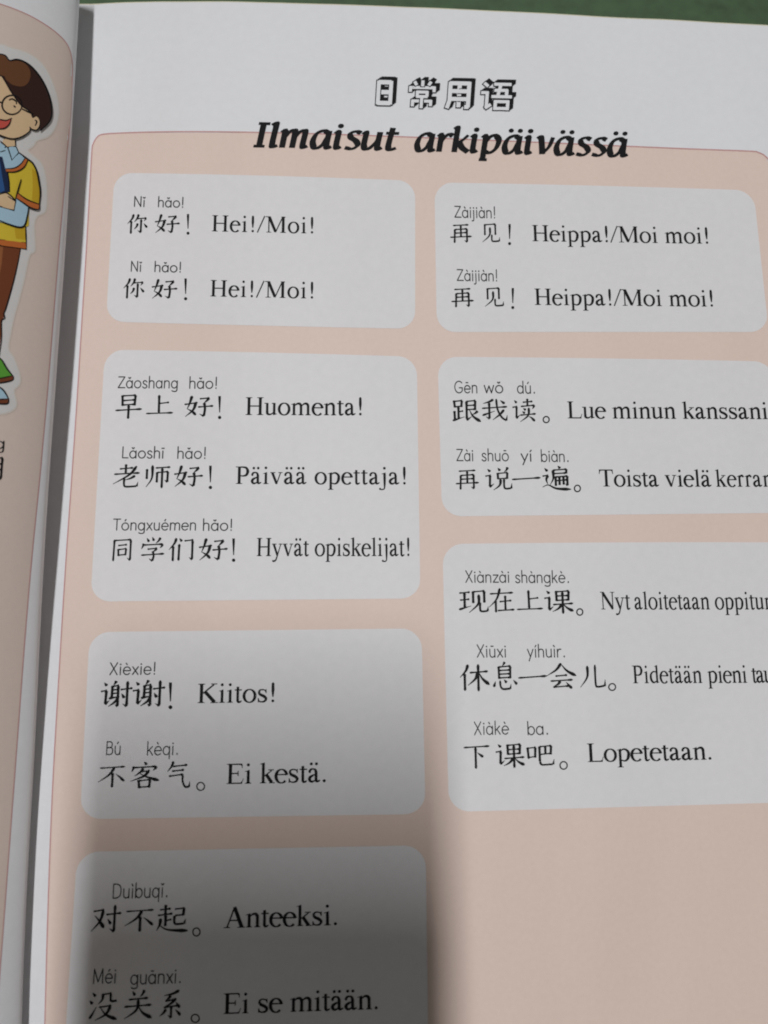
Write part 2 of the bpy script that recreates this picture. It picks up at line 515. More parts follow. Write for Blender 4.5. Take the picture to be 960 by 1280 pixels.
HAN = {
'你':'p 30,8 24,28 6,50;s 21,38 21,94;p 50,8 46,24 34,42;h 44,28 84,24;k 82,25 74,38;s 62,30 62,88;k 62,88 49,79;p 48,48 44,62 34,74;d 73,48 88,66',
'好':'p 27,8 20,38 12,62;d 12,60 30,72 41,86;p 40,34 32,64 7,92;h 3,43 46,35;h 52,20 84,16;p 82,16 76,26 66,37;s 67,36 70,60 67,90;k 67,90 53,81;h 47,53 97,48',
'再':'h 16,16 84,12;s 24,32 22,94;h 24,34 78,30;s 76,30 76,90;k 76,90 65,82;s 50,16 50,66;h 24,50 76,47;h 3,69 97,64',
'见':'s 24,10 24,62;h 24,13 75,9;s 73,9 73,60;p 48,24 45,62 12,94;c 56,58 56,84 63,90 90,88;k 90,89 92,70',
'早':'s 27,8 29,50;h 27,11 74,8;s 72,8 70,48;h 30,29 70,26;h 30,46 70,43;h 5,67 96,61;s 50,46 50,99',
'上':'s 47,8 48,84;h 49,44 82,39;h 4,87 97,83',
'老':'h 24,22 72,17;s 46,3 46,38;h 5,43 96,37;p 84,10 60,44 3,82;p 80,48 64,59 46,65;c 42,54 42,84 50,92 86,90;k 87,91 91,73',
'师':'s 14,22 14,62;p 33,7 32,58 13,93;h 44,18 96,14;s 50,34 50,76;h 50,36 90,32;s 88,32 87,74;k 87,74 77,65;s 68,17 68,98',
'同':'s 16,10 14,96;h 16,14 86,10;s 84,10 84,92;k 84,92 71,83;h 32,34 69,30;s 33,47 35,76;h 34,50 68,46;s 66,46 64,72;h 35,72 66,69',
'学':'d 26,7 35,22;d 47,3 54,18;p 79,5 73,16 62,27;p 14,28 12,38 6,49;h 14,34 90,30;p 88,30 85,38 78,45;h 30,50 68,46;p 66,46 60,54 51,59;s 51,57 55,76 50,95;k 50,95 37,86;h 6,73 96,67',
'们':'p 31,7 24,28 5,52;s 20,38 20,96;d 42,8 51,20;s 42,30 41,94;h 60,18 93,14;s 90,15 90,90;k 90,90 79,81',
'谢':'d 12,9 21,20;h 3,39 22,35;s 20,36 18,82;t 17,83 31,69;p 49,3 46,10 41,18;s 38,19 37,62;h 38,22 58,18;s 56,19 56,90;k 56,90 48,83;h 38,34 56,32;h 38,46 56,44;t 28,63 61,56;p 57,60 48,74 28,90;h 63,33 100,28;s 84,4 84,90;k 84,90 71,81;d 67,46 76,62',
'不':'h 7,19 94,14;p 58,16 40,46 4,74;s 52,38 52,96;d 62,42 76,54 93,72',
'客':'d 47,0 55,12;p 14,17 12,26 7,37;h 14,22 88,18;p 86,18 83,26 76,33;p 45,24 36,38 17,53;h 40,37 66,33;p 64,33 46,54 4,72;n 32,42 56,56 98,70;s 31,67 34,98;h 32,70 70,66;s 68,67 66,96;h 34,94 67,91',
'气':'p 29,4 22,22 7,40;h 26,22 82,17;h 24,38 70,34;h 13,55 68,49;c 66,50 66,72 76,91 91,91;k 91,92 93,73',
'对':'h 8,24 43,19;p 41,20 30,56 3,88;n 13,38 28,54 45,78;h 50,35 100,30;s 78,4 78,90;k 78,90 63,80;d 56,49 67,66',
'起':'h 11,20 44,16;s 28,3 28,38;h 5,39 50,33;s 29,38 29,76;h 29,57 47,53;p 14,49 12,70 3,91;n 10,72 38,88 99,92;h 56,18 86,15;s 84,15 82,40;h 58,40 83,37;c 56,40 56,62 62,69 86,67;k 86,68 90,52',
'没':'d 12,8 23,20;d 3,33 14,44;t 5,92 14,78 27,54;p 48,11 46,30 33,45;h 48,14 76,10;c 74,11 74,31 80,36 95,34;h 36,55 78,50;p 76,51 60,78 25,97;n 42,58 62,80 99,95',
'关':'d 30,5 39,20;p 70,2 65,14 57,24;h 18,33 84,28;h 4,56 97,50;p 51,32 46,66 6,95;n 52,54 68,76 99,93',
'系':'p 78,6 54,16 22,22;p 47,21 38,31 27,38;h 27,39 58,35;p 68,31 46,48 22,58;h 22,59 80,53;d 66,43 82,60;s 50,56 50,92;k 50,92 39,83;p 31,64 22,76 8,86;d 66,66 86,84',
'跟':'s 9,10 12,38;h 10,14 38,10;s 36,11 34,36;h 12,35 36,32;s 24,35 24,80;h 24,54 40,51;s 10,51 11,84;t 3,89 44,74;s 52,12 52,84;t 51,87 69,73;h 52,14 84,10;s 82,11 81,48;h 52,30 80,28;h 52,46 80,44;p 90,51 81,60 71,65;n 62,48 74,72 100,93',
'我':'p 46,6 30,16 8,23;h 3,43 96,36;s 30,19 30,86;k 30,86 17,77;t 4,72 50,54;c 56,4 60,46 74,78 91,93;k 91,93 95,70;p 84,48 68,68 42,90;d 71,10 87,24',
'读':SPEECH+';h 46,18 86,14;s 65,3 65,32;h 38,35 94,30;p 92,30 89,38 84,45;d 47,43 58,50;d 43,56 54,63;h 34,71 98,65;p 70,40 66,72 34,98;d 69,76 80,82 93,96',
'说':SPEECH+';d 49,5 57,17;p 84,2 79,14 71,21;s 48,25 49,52;h 48,28 84,24;s 82,25 81,50;h 49,50 82,47;p 58,52 54,76 32,96;c 70,50 70,82 76,90 94,88;k 95,89 97,68',
'一':'h 2,54 98,47',
'遍':'d 11,9 21,22;h 3,41 23,37;p 22,38 16,54 20,72;n 2,84 22,76 50,90 100,93;d 57,0 65,10;h 40,17 88,13;s 86,13 85,31;h 40,31 85,28;p 40,16 40,50 29,74;s 48,41 48,80;h 48,44 90,40;s 88,40 88,78;k 88,78 81,71;h 48,59 88,55;s 61,43 61,76;s 75,42 75,75',
'现':'h 5,19 40,15;h 7,46 38,42;s 22,17 22,76;t 3,82 43,68;s 50,11 50,58;h 50,14 88,10;s 86,11 86,56;p 68,24 66,60 36,94;c 72,54 72,82 78,89 96,87;k 96,88 98,70',
'在':'h 6,25 95,20;p 45,3 32,44 3,76;s 28,50 28,96;h 42,55 88,50;s 64,31 64,86;h 34,89 98,85',
'课':SPEECH+';s 44,10 45,50;h 44,14 88,10;s 86,11 84,48;h 45,30 84,28;h 45,47 84,44;h 32,63 100,58;s 65,13 65,98;p 62,62 50,78 30,90;n 68,62 80,76 100,88',
'休':'p 31,7 24,28 5,51;s 20,38 20,96;h 36,35 96,30;s 64,6 64,98;p 62,34 54,56 30,78;n 66,34 78,56 100,76',
'息':'p 52,-2 47,6 42,12;s 28,13 29,58;h 28,16 74,12;s 72,13 71,56;h 29,28 71,26;h 29,41 71,39;h 29,54 71,52;d 15,66 8,86;c 32,63 34,84 44,93 70,91;k 70,92 73,75;d 47,60 57,71;d 82,61 96,77',
'会':'p 51,2 34,26 2,48;n 50,5 70,30 100,48;h 30,49 70,45;h 13,67 88,62;p 46,66 38,78 21,88;h 21,89 76,84;d 65,71 84,94',
'儿':'p 34,12 32,54 6,92;c 62,8 62,80 70,90 94,86;k 95,88 97,63',
'下':'h 4,19 96,14;s 46,18 46,98;d 52,38 73,55',
'吧':'s 7,22 10,68;h 8,26 36,22;s 34,23 32,64;h 10,62 34,59;s 48,18 48,80;h 48,20 90,16;s 88,17 86,52;s 68,20 68,50;h 48,51 87,47;c 48,78 52,90 62,92 92,90;k 93,91 97,70',
'明':'s 6,18 6,76;h 6,20 36,17;s 36,17 36,74;h 6,46 36,44;h 6,74 36,72;p 56,10 55,60 38,96;h 56,12 92,9;s 90,9 90,90;k 90,92 76,82;h 55,34 90,32;h 55,56 90,54',
}
def parse(st):
    for item in st.split(';'):
        k, *pts = item.split(' ')
        yield k, [tuple(float(a) for a in p.split(',')) for p in pts]

def skew(x):      # lean of the page's uprights in the picture
    return (x - 480) * 0.00018 + 0.0095

def put(P, polys, x0, y0, sx, sy, slope, off, mi=0, slant=0.0, step=1.5e-6):
    """polys in glyph units (y up) -> picture, origin x0,y0 on the baseline"""
    for i, q in enumerate(polys):
        pts = []
        for gx, gy in q:
            gx = gx + gy * slant
            X = x0 + gx * sx
            pts.append((X - skew(x0) * gy * sy, y0 + slope * gx * sx - gy * sy))
        P.poly(pts, off + (i % 40) * step, mi)

def han(P, ch, x0, y0, x1, y1, slope=0.0, w=8.8, off=TXT):
    mx = (x1 - x0) * .035; my = (y1 - y0) * .025
    x0 -= mx; x1 += mx; y0 -= my; y1 += my
    sx = (x1 - x0) / 100; sy = (y1 - y0) / 100
    polys = []
    for k, pts in parse(HAN[ch]):
        pf = PROF[k]
        cu = catmull(pts, 12 if len(pts) == 2 else 7)
        ww = w * (1.08 if k in 'snp' else 0.94)
        for q in ribbon(cu, lambda t, a: max(pf(t), .26) * ww):
            polys.append([(a, 100 - b) for a, b in q])
    put(P, polys, x0, y1, sx, sy, slope, off)

def bang(P, x, y0, y1, off=TXT, s=1.3):
    H = y1 - y0
    pts = [(x, y0), (x, y0 + H * .72)]
    for q in ribbon(catmull(pts, 6), lambda t, a: s * H * (0.085 if t < .15 else 0.10 - 0.07 * t)): P.poly(q, off)
    P.poly(disc((x, y1 - H * .06), s * H * .058)[0], off)
def maru(P, x0, y0, x1, y1, off=TXT, w=1.65):
    c = ((x0 + x1) / 2, (y0 + y1) / 2); r = (x1 - x0) / 2
    pts = [(c[0] + r * math.cos(a), c[1] + (y1 - y0) / 2 * math.sin(a)) for a in np.linspace(0, 2 * math.pi, 21)]
    for q in ribbon(pts, lambda t, a: w): P.poly(q, off)

# --- thin round sans for the romanised lines: cap 100, x-height 64
def arc(cx, cy, rx, ry, a0, a1, n=14):
    return [(cx + rx * math.cos(R(a)), cy + ry * math.sin(R(a))) for a in np.linspace(a0, a1, n)]
SANS = {
 'a': (66, [arc(30,32,26,32,0,360,20), [(56,64),(56,0)]]),
 'o': (70, [arc(34,32,29,32,0,360,20)]),
 'e': (66, [[(5,33),(60,33)], arc(33,32,28,32,4,318,18)]),
 'n': (62, [[(8,64),(8,0)], [(8,40),(12,56),(24,64),(40,62),(50,50),(51,0)]]),
 'm': (96, [[(8,64),(8,0)], [(8,40),(14,58),(26,64),(40,60),(47,46),(47,0)], [(47,40),(54,58),(66,64),(80,60),(87,46),(87,0)]]),
 'h': (62, [[(8,104),(8,0)], [(8,40),(12,56),(24,64),(40,62),(50,50),(51,0)]]),
 'k': (56, [[(8,104),(8,0)], [(46,64),(9,28)], [(22,40),(50,0)]]),
 'b': (66, [[(8,104),(8,0)], arc(34,32,26,32,0,360,20)]),
 'd': (66, [[(56,104),(56,0)], arc(30,32,26,32,0,360,20)]),
 'g': (66, [arc(30,32,26,32,0,360,20), [(56,64),(56,-14),(46,-28),(26,-30),(10,-24)]]),
 'q': (66, [arc(30,32,26,32,0,360,20), [(56,64),(56,-30)]]),
 'u': (62, [[(8,64),(9,18),(20,2),(36,1),(48,10),(51,24)], [(51,64),(51,0)]]),
 'w': (84, [[(4,64),(22,0)], [(22,0),(42,60)], [(42,60),(61,0)], [(61,0),(80,64)]]),
 'x': (56, [[(6,64),(50,0)], [(50,64),(6,0)]]),
 'y': (58, [[(5,64),(30,2)], [(54,64),(16,-30)]]),
 'z': (54, [[(6,63),(50,63)], [(50,63),(5,2)], [(5,2),(52,2)]]),
 'r': (42, [[(8,64),(8,0)], [(8,36),(16,56),(28,64),(40,62)]]),
 's': (50, [[(42,54),(30,64),(14,62),(8,48),(18,36),(34,28),(44,14),(34,1),(18,0),(5,10)]]),
 'i': (24, [[(11,64),(11,0)]]), 'j': (26, [[(13,64),(13,-16),(6,-28),(-4,-28)]]),
 'l': (24, [[(11,104),(11,0)]]),
 '!': (34, [[(16,100),(16,26)], [(16,6),(16,0)]]), '.': (34, [[(18,9),(18,1)],[(16,5),(21,5)]]), ' ': (40, []),
 'N': (78, [[(8,100),(8,0)], [(8,100),(66,0)], [(66,100),(66,0)]]),
 'Z': (70, [[(6,98),(62,98)], [(62,98),(5,2)], [(5,2),(66,2)]]),
 'L': (58, [[(8,100),(8,2)], [(8,2),(54,2)]]),
 'T': (66, [[(33,98),(33,0)], [(3,98),(63,98)]]),
 'G': (86, [arc(45,50,40,50,45,320,20), [(76,18),(76,44)], [(48,44),(78,44)]]),
 'X': (70, [[(6,100),(62,0)], [(62,100),(5,0)]]),
 'B': (68, [[(8,100),(8,0)], [(8,98),(36,98),(52,88),(52,64),(36,54),(8,54)], [(8,54),(40,54),(58,42),(58,14),(40,2),(8,2)]]),
 'D': (78, [[(8,100),(8,0)], [(8,98),(36,98),(62,84),(70,50),(62,16),(36,2),(8,2)]]),
 'M': (94, [[(8,0),(10,100)], [(10,100),(45,10)], [(45,10),(80,100)], [(80,100),(82,0)]]),
}
TONE = {'ā':('a','-'),'ǎ':('a','v'),'à':('a','`'),'á':('a',"'"),'ē':('e','-'),'è':('e','`'),'é':('e',"'"),'ī':('i','-'),'ǐ':('i','v'),'í':('i',"'"),'ì':('i','`'),
 'ó':('o',"'"),'ǒ':('o','v'),'ō':('o','-'),'ú':('u',"'"),'ū':('u','-'),'i':('i','.'),'j':('j','.')}
def sans(P, text, x0, x1, y, cap, slope=0.0, w=1.05, off=TXT, mi=0, drop=0):
    adv = 0; polys = []
    wu = w / cap * 100
    for ch in text:
        base, tone = TONE.get(ch, (ch, None))
        a, strokes = SANS[base]
        for st in strokes:
            st = [(p[0] + adv, p[1]) for p in st]
            if len(st) > 3 and len(st) < 12: st = catmull(st, 4)
            polys += ribbon(st, lambda t, an: wu, cap=True)
        cx = adv + {'i': 11, 'j': 13}.get(base, a * .46)
        if tone == '.': polys += disc((cx, 86), wu * .72)
        elif tone == '-': polys += ribbon([(cx - 13, 88), (cx + 13, 88)], lambda t, an: wu)
        elif tone == "'": polys += ribbon([(cx - 4, 80), (cx + 8, 98)], lambda t, an: wu)
        elif tone == '`': polys += ribbon([(cx - 8, 98), (cx + 4, 80)], lambda t, an: wu)
        elif tone == 'v': polys += ribbon([(cx - 11, 96), (cx, 82)], lambda t, an: wu) + ribbon([(cx, 82), (cx + 11, 96)], lambda t, an: wu)
        adv += a + 6
    adv -= 10
    put(P, polys, x0, y, (x1 - x0) / adv, cap / 100, slope, off, mi)

EMB = 15
# --- book serif: units per 1000
def rect(x0, y0, x1, y1): e = 5; return [[(x0-e, y0-e), (x1+e, y0-e), (x1+e, y1+e), (x0-e, y1+e)]]
def foot(x, w=210, s=90, y=0, d=1, t=20):
    """bracketed serif at height y, opening upwards (d=1) or down (-1)"""
    h = w / 2; q = s / 2
    return [[(x - h, y), (x + h, y), (x + h, y + d * t), (x + q + 22, y + d * (t + 6)), (x + q, y + d * 62), (x - q, y + d * 62), (x - q - 22, y + d * (t + 6)), (x - h, y + d * t)]]
def flag(x, y, s=84, L=70):
    """slanted top-left serif of a lower-case stem whose right edge is x+s/2"""
    q = s / 2
    return [[(x - q, y - 90), (x + q, y - 60), (x + q, y + 10), (x - q - L, y - 44), (x - q - L, y - 60), (x - q, y - 52)]]
def stem(x, y0, y1, s=84): return rect(x - s / 2, y0, x + s / 2, y1)
def bowl(cx, cy, rx, ry, a0=0, a1=360, thick=92, thin=28, n=26, lean=0):
    def wf(t, a):
        v = abs(math.sin(a - R(lean)))
        return EMB + thin + (thick - thin) * v ** 1.6
    pts = arc(cx, cy, rx, ry, a0, a1, n)
    return ribbon(pts, wf)
def brush(pts, ws, n=8):
    cu = catmull(pts, n)
    ts = np.linspace(0, 1, len(ws))
    return ribbon(cu, lambda t, a: EMB + float(np.interp(t, ts, ws)))
def line(a, b, w): return ribbon([a, b], lambda t, an: w + EMB)
def arch(x, xs, top=450, y0=0, s=84):
    """shoulder from stem x to stem xs"""
    m = (x + xs) / 2
    return brush([(x + 30, top - 95), (m - 20, top - 28), (xs - 60, top - 22), (xs - 8, top - 80), (xs, top - 150)], [22, 44, 70, 84, s]) + stem(xs, y0, top - 145, s)
def dots(x1, x2=None, y=610, r=50):
    o = disc((x1, y), r)
    if x2: o += disc((x2, y), r)
    return o
def A_low(x=0):
    return (brush([(x+62,345),(x+90,400),(x+170,442),(x+262,410),(x+290,320)], [50,60,34,62,84]) + disc((x+78,348), 42)
            + stem(x+290, 90, 330, 84) + brush([(x+290,110),(x+302,40),(x+350,30),(x+430,66)], [84,70,46,16])
            + brush([(x+290,272),(x+160,214),(x+84,150),(x+82,70),(x+140,22),(x+220,40),(x+292,100)], [20,42,76,90,66,40,20]))
SERIF = {
 'H': (722, stem(148,0,662,100)+stem(574,0,662,100)+foot(148,250,100)+foot(148,250,100,662,-1)+foot(574,250,100)+foot(574,250,100,662,-1)+rect(148,318,574,352)),
 'M': (889, line((150,0),(150,662),34)+brush([(160,650),(430,30)],[110,100],2)+line((430,10),(712,640),30)+stem(744,0,662,104)+foot(150,210,34)+foot(744,240,100)+foot(744,180,100,662,-1)+rect(20,642,200,662)),
 'N': (722, line((128,0),(128,662),34)+brush([(130,640),(606,20)],[110,100],2)+line((612,0),(612,662),34)+foot(128,220,34)+foot(612,220,34,662,-1)+rect(14,642,180,662)),
 'L': (611, stem(148,0,662,100)+foot(148,250,100)+foot(148,250,100,662,-1)+rect(148,0,560,34)+[[(480,30),(560,30),(598,176),(576,176),(548,80)]]),
 'E': (611, stem(148,0,662,100)+foot(148,250,100)+foot(148,250,100,662,-1)+rect(148,0,540,34)+rect(148,628,530,662)+rect(148,326,400,360)+[[(470,30),(550,30),(596,172),(574,172),(540,80)]]+[[(440,632),(546,640),(548,520),(526,520),(510,600)]]+rect(396,262,418,424)),
 'T': (611, stem(305,0,662,100)+foot(305,270,100)+rect(30,628,580,662)+[[(20,490),(42,490),(70,600),(130,634),(30,650)]]+[[(592,490),(570,490),(540,600),(480,634),(582,650)]]),
 'P': (556, stem(148,0,662,100)+foot(148,260,100)+rect(16,642,180,662)+brush([(148,645),(300,644),(420,608),(470,480),(420,350),(300,306),(170,318)],[34,40,70,104,80,38,26])),
 'K': (722, stem(148,0,662,100)+foot(148,250,100)+foot(148,250,100,662,-1)+brush([(574,630),(200,330)],[40,34],2)+brush([(270,390),(610,20)],[100,110],2)+rect(480,642,680,662)+rect(480,0,722,20)),
 'A': (722, brush([(350,650),(120,10)],[36,32],2)+brush([(352,674),(600,8)],[96,108],2)+rect(215,220,490,252)+rect(15,0,215,20)+rect(460,0,706,20)),
 'a': (444, A_low()), 'ä': (444, A_low()+dots(130,300)),
 'e': (444, bowl(232,222,178,224,8,318,92,26)+rect(62,262,400,292)+brush([(392,265),(396,300)],[30,50],3)),
 'o': (500, bowl(250,225,190,222,0,360,88,26)),
 'i': (278, stem(140,0,410)+flag(140,450)+foot(140,220,84)+dots(136,None,620,52)),
 'j': (278, brush([(160,400),(160,-60),(140,-170),(60,-200),(-10,-190)],[84,84,70,34,26])+flag(160,450)+dots(156,None,620,52)+disc((-16,-176),40)),
 'l': (278, stem(140,0,640)+flag(140,683)+foot(140,220,84)),
 't': (278, stem(122,90,540,80)+brush([(122,110),(132,34),(180,16),(262,54)],[80,70,50,18])+rect(20,420,255,450)+[[(20,424),(82,440),(160,560),(160,424)]]),
 'm': (778, stem(120,0,400)+flag(120,450)+foot(120,200,84)+arch(120,384)+foot(384,200,84)+arch(384,650)+foot(650,200,84)),
 'n': (500, stem(120,0,400)+flag(120,450)+foot(120,200,84)+arch(120,386)+foot(386,200,84)),
 'u': (500, stem(114,130,450)+rect(14,428,114,450)+brush([(114,150),(124,60),(190,22),(270,36),(350,96)],[84,86,50,34,20])+stem(378,60,450)+rect(290,428,380,450)+[[(336,90),(336,0),(356,-6),(478,34),(478,52),(420,56)]]),
 'r': (333, stem(120,0,400)+flag(120,450)+foot(120,220,84)+brush([(140,350),(190,420),(240,438),(290,400)],[24,46,70,60])+disc((292,404),40)),
 'p': (500, stem(118,-200,400)+flag(118,450)+foot(118,220,84,-217)+brush([(130,360),(220,428),(330,420),(416,330),(420,200),(370,70),(270,14),(140,50)],[20,40,62,90,96,72,38,24])),
 'd': (500, stem(382,40,640)+flag(382,683)+[[(340,90),(340,0),(360,-6),(484,34),(484,52),(424,56)]]+brush([(370,380),(290,436),(180,420),(90,330),(76,200),(120,80),(220,26),(360,80)],[20,34,50,82,94,80,48,22])),
 'y': (500, brush([(90,430),(262,20)],[84,78],2)+brush([(410,436),(230,-60),(170,-160),(90,-190),(50,-180)],[26,30,36,48,50])+rect(14,430,205,450)+rect(325,430,480,450)+disc((58,-178),34)),
 'v': (500, brush([(92,430),(262,10)],[86,80],2)+brush([(408,436),(256,-6)],[26,28],2)+rect(16,430,206,450)+rect(325,430,480,450)),
 's': (389, brush([(318,350),(280,412),(190,436),(100,410),(78,330),(130,262),(240,210),(318,130),(280,44),(180,14),(90,40),(52,120)],[26,26,30,50,74,84,88,78,56,32,28,24])+rect(308,318,330,446)+rect(42,4,64,142)),
 'k': (500, stem(122,0,640)+flag(122,683)+foot(122,210,84)+brush([(400,420),(170,240)],[28,28],2)+brush([(220,290),(410,16)],[86,92],2)+rect(290,430,470,450)+rect(320,0,505,20)),
 '!': (333, brush([(166,640),(166,560),(166,180)],[80,90,26])+disc((166,640),42)+disc((166,44),50)),
 '/': (278, line((-9,-14),(287,676),34)),
 '.': (250, disc((125,42),52)),
 ' ': (250, []),
}
def serif(P, text, x0, x1, y, cap, slope=0.0, hs=1.0, off=TXT):
    sy = cap / 662.0; sx = sy * hs
    nat = sum(SERIF[c][0] for c in text) * sx
    track = ((x1 - x0) - nat) / max(len(text) - 1, 1)
    x = x0
    for c in text:
        a, polys = SERIF[c]
        put(P, polys, x, y + slope * (x - x0), sx, sy, slope, off)
        x += a * sx + track

# --- the running lines: (Chinese, pinyin, translation), each one a printed phrase
PHRASES = [
 ([('你',158,266,186,293),('好',193,266,224,292.5)], [('!',235,267.5,293)], [('Nǐ',167,181,258,12.5),('hǎo!',197,230,258.5,12.5)], [('Hei!/Moi!',264,395,289,20,.021,1)]),
 ([('你',153,346,182,374),('好',189,347,221,374.5)], [('!',232,348,375)], [('Nǐ',163,176.5,339,12.5),('hǎo!',192.5,227,339.5,12.5)], [('Hei!/Moi!',262,395,370.3,20.3,.021,1)]),
 ([('再',563,278,590,304.5),('见',601,278,626,303.5)], [('!',637,280,306)], [('Zàijiàn!',568,620,271.6,14)], [('Heippa!/Moi moi!',665,889,301.3,20,.0145,1)]),
 ([('再',564.5,358,592.5,385),('见',604,358,631,384)], [('!',641,360,386)], [('Zàijiàn!',571,622.5,350.7,14)], [('Heippa!/Moi moi!',668,895,381,20.3,.0095,1)]),
 ([('早',143,492,177,523),('上',182,492,216,520),('好',230,493,266,522.5)], [('!',274.5,495,523.5)], [('Zǎoshang',147,222,484.8,14),('hǎo!',236,272,485.4,14)], [('Huomenta!',306,456,518.6,22,.003,1)]),
 ([('老',141,580,174,610),('师',179,580,212,610),('好',217,580,253,610)], [('!',263,582,611)], [('Lǎoshī',152,204.5,572.5,14),('hǎo!',221,258,573,14)], [('Päivää opettaja!',294,511,604.8,21.5,.003,1)]),
 ([('同',138,672,166,702),('学',175,671,205,702),('们',210,671,242,702),('好',248,671,284,702)], [('!',292,673,702)], [('Tóngxuémen',141,245,662.6,14),('hǎo!',253,291,663,14)], [('Hyvät opiskelijat!',320,515,695,22.5,.000,.80)]),
 ([('跟',566,498,600,528.5),('我',603,498,635,527),('读',641,498,670,527)], [('o',679,520.6,686.5,528.3)], [('Gēn',568,597,491,14.5),('wǒ',605,629,491,14.5),('dú.',646.5,669.5,491.5,14.5)], [('Lue minun kanssani.',709,969,522.8,21,.004,1)]),
 ([('再',570,585,599,613),('说',607,584,640,613),('一',641,582,676,614),('遍',679,583,713,613)], [('o',718,606.5,725.5,614.6)], [('Zài',570.5,592,576,14.5),('shuō',602,636,576,14.5),('yí',651,665,576.5,14.5),('biàn.',676,711.5,577,14.5)], [('Toista vielä',749,890,608,21,.002,.97),('kerran.',895,975,608.3,21,.0,.86)]),
 ([('现',574,736,610,767),('在',612,735,643,766),('上',646,736,679,765),('课',681,736,716,767)], [('o',721,761,728.5,769)], [('Xiànzài',581.7,637,728,14.6),('shàngkè.',644,712,728.3,14.6)], [('Nyt',751,788.5,761.7,21.8,.0,.76),('aloitetaan',793,888,761.7,21.8,.0,.74),('oppitunti.',894,988,761.7,21.8,.0,.74)]),
 ([('休',575,829,611,864),('息',616,829,647,863),('一',649,829,684,863),('会',685,829,720,862),('儿',725,829,757,861)], [('o',761,854.5,769.5,863)], [('Xiūxi',596,633,821.5,15.5),('yíhuìr.',659,707,821.5,15.5)], [('Pidetään',791,878.5,854,21.8,-.004,.76),('pieni',885,935,853.6,21.8,-.004,.78),('tauko.',940,995,853.3,21.8,-.004,.78)]),
 ([('下',580,929,613,961),('课',620,928,655,960),('吧',659,928,693,958)], [('o',700,952,709,961.5)], [('Xiàkè',592.5,636,918.5,16),('ba.',659,686,918.5,16)], [('Lopetetaan.',734,892,952.5,23,-.020,1)]),
 ([('谢',125,851,163,886),('谢',165,850,204,885.5)], [('!',213,853,886)], [('Xièxie!',136.5,195,843.5,15)], [('Kiitos!',246,347,878.8,24,-.012,1)]),
 ([('不',122,955,156,985),('客',162,953,198,985.5),('气',207,951,238,986)], [('o',246,978,255.5,988)], [('Bú',132,150.6,943.5,16.5),('kèqi.',183,223,944,16.5)], [('Ei kestä.',282,410,980,25,-.020,1)]),
 ([('对',113.5,1131,149,1168),('不',155,1134,192,1165.5),('起',195.5,1131,234,1166)], [('o',241,1160,250,1170)], [('Duìbuqǐ.',140,210,1123,18)], [('Anteeksi.',279,424,1160,25.5,-.026,1)]),
 ([('没',110.5,1239,145,1276),('关',154,1238,188.5,1275),('系',197.5,1237,229,1275)], [('o',239,1268,249,1278)], [('Méi',115.6,144.7,1229.5,18),('guānxi.',162.6,226.7,1230.5,18)], [('Ei se mitään.',278,475,1267.5,25.5,-.032,1)]),
]
for hz, marks, pin, fin in PHRASES:
    P = Print()
    for ch, a, b, c, d in hz:
        han(P, ch, a, b, c, d, fin[0][5] * .6)
    for m in marks:
        if m[0] == '!': bang(P, m[1], m[2], m[3])
        else: maru(P, *m[1:])
    P.build('chinese_line', page_r, INK, drape_right)
    P = Print()
    for t, a, b, y, cap in pin: sans(P, t, a, b, y, cap, fin[0][5], w=1.3 + (cap - 12) * .04)
    P.build('pinyin_line', page_r, INKGREY, drape_right)
    P = Print()
    for t, a, b, y, cap, sl, hs in fin: serif(P, t, a, b, y, cap, sl, hs)
    P.build('finnish_line', page_r, INK, drape_right)

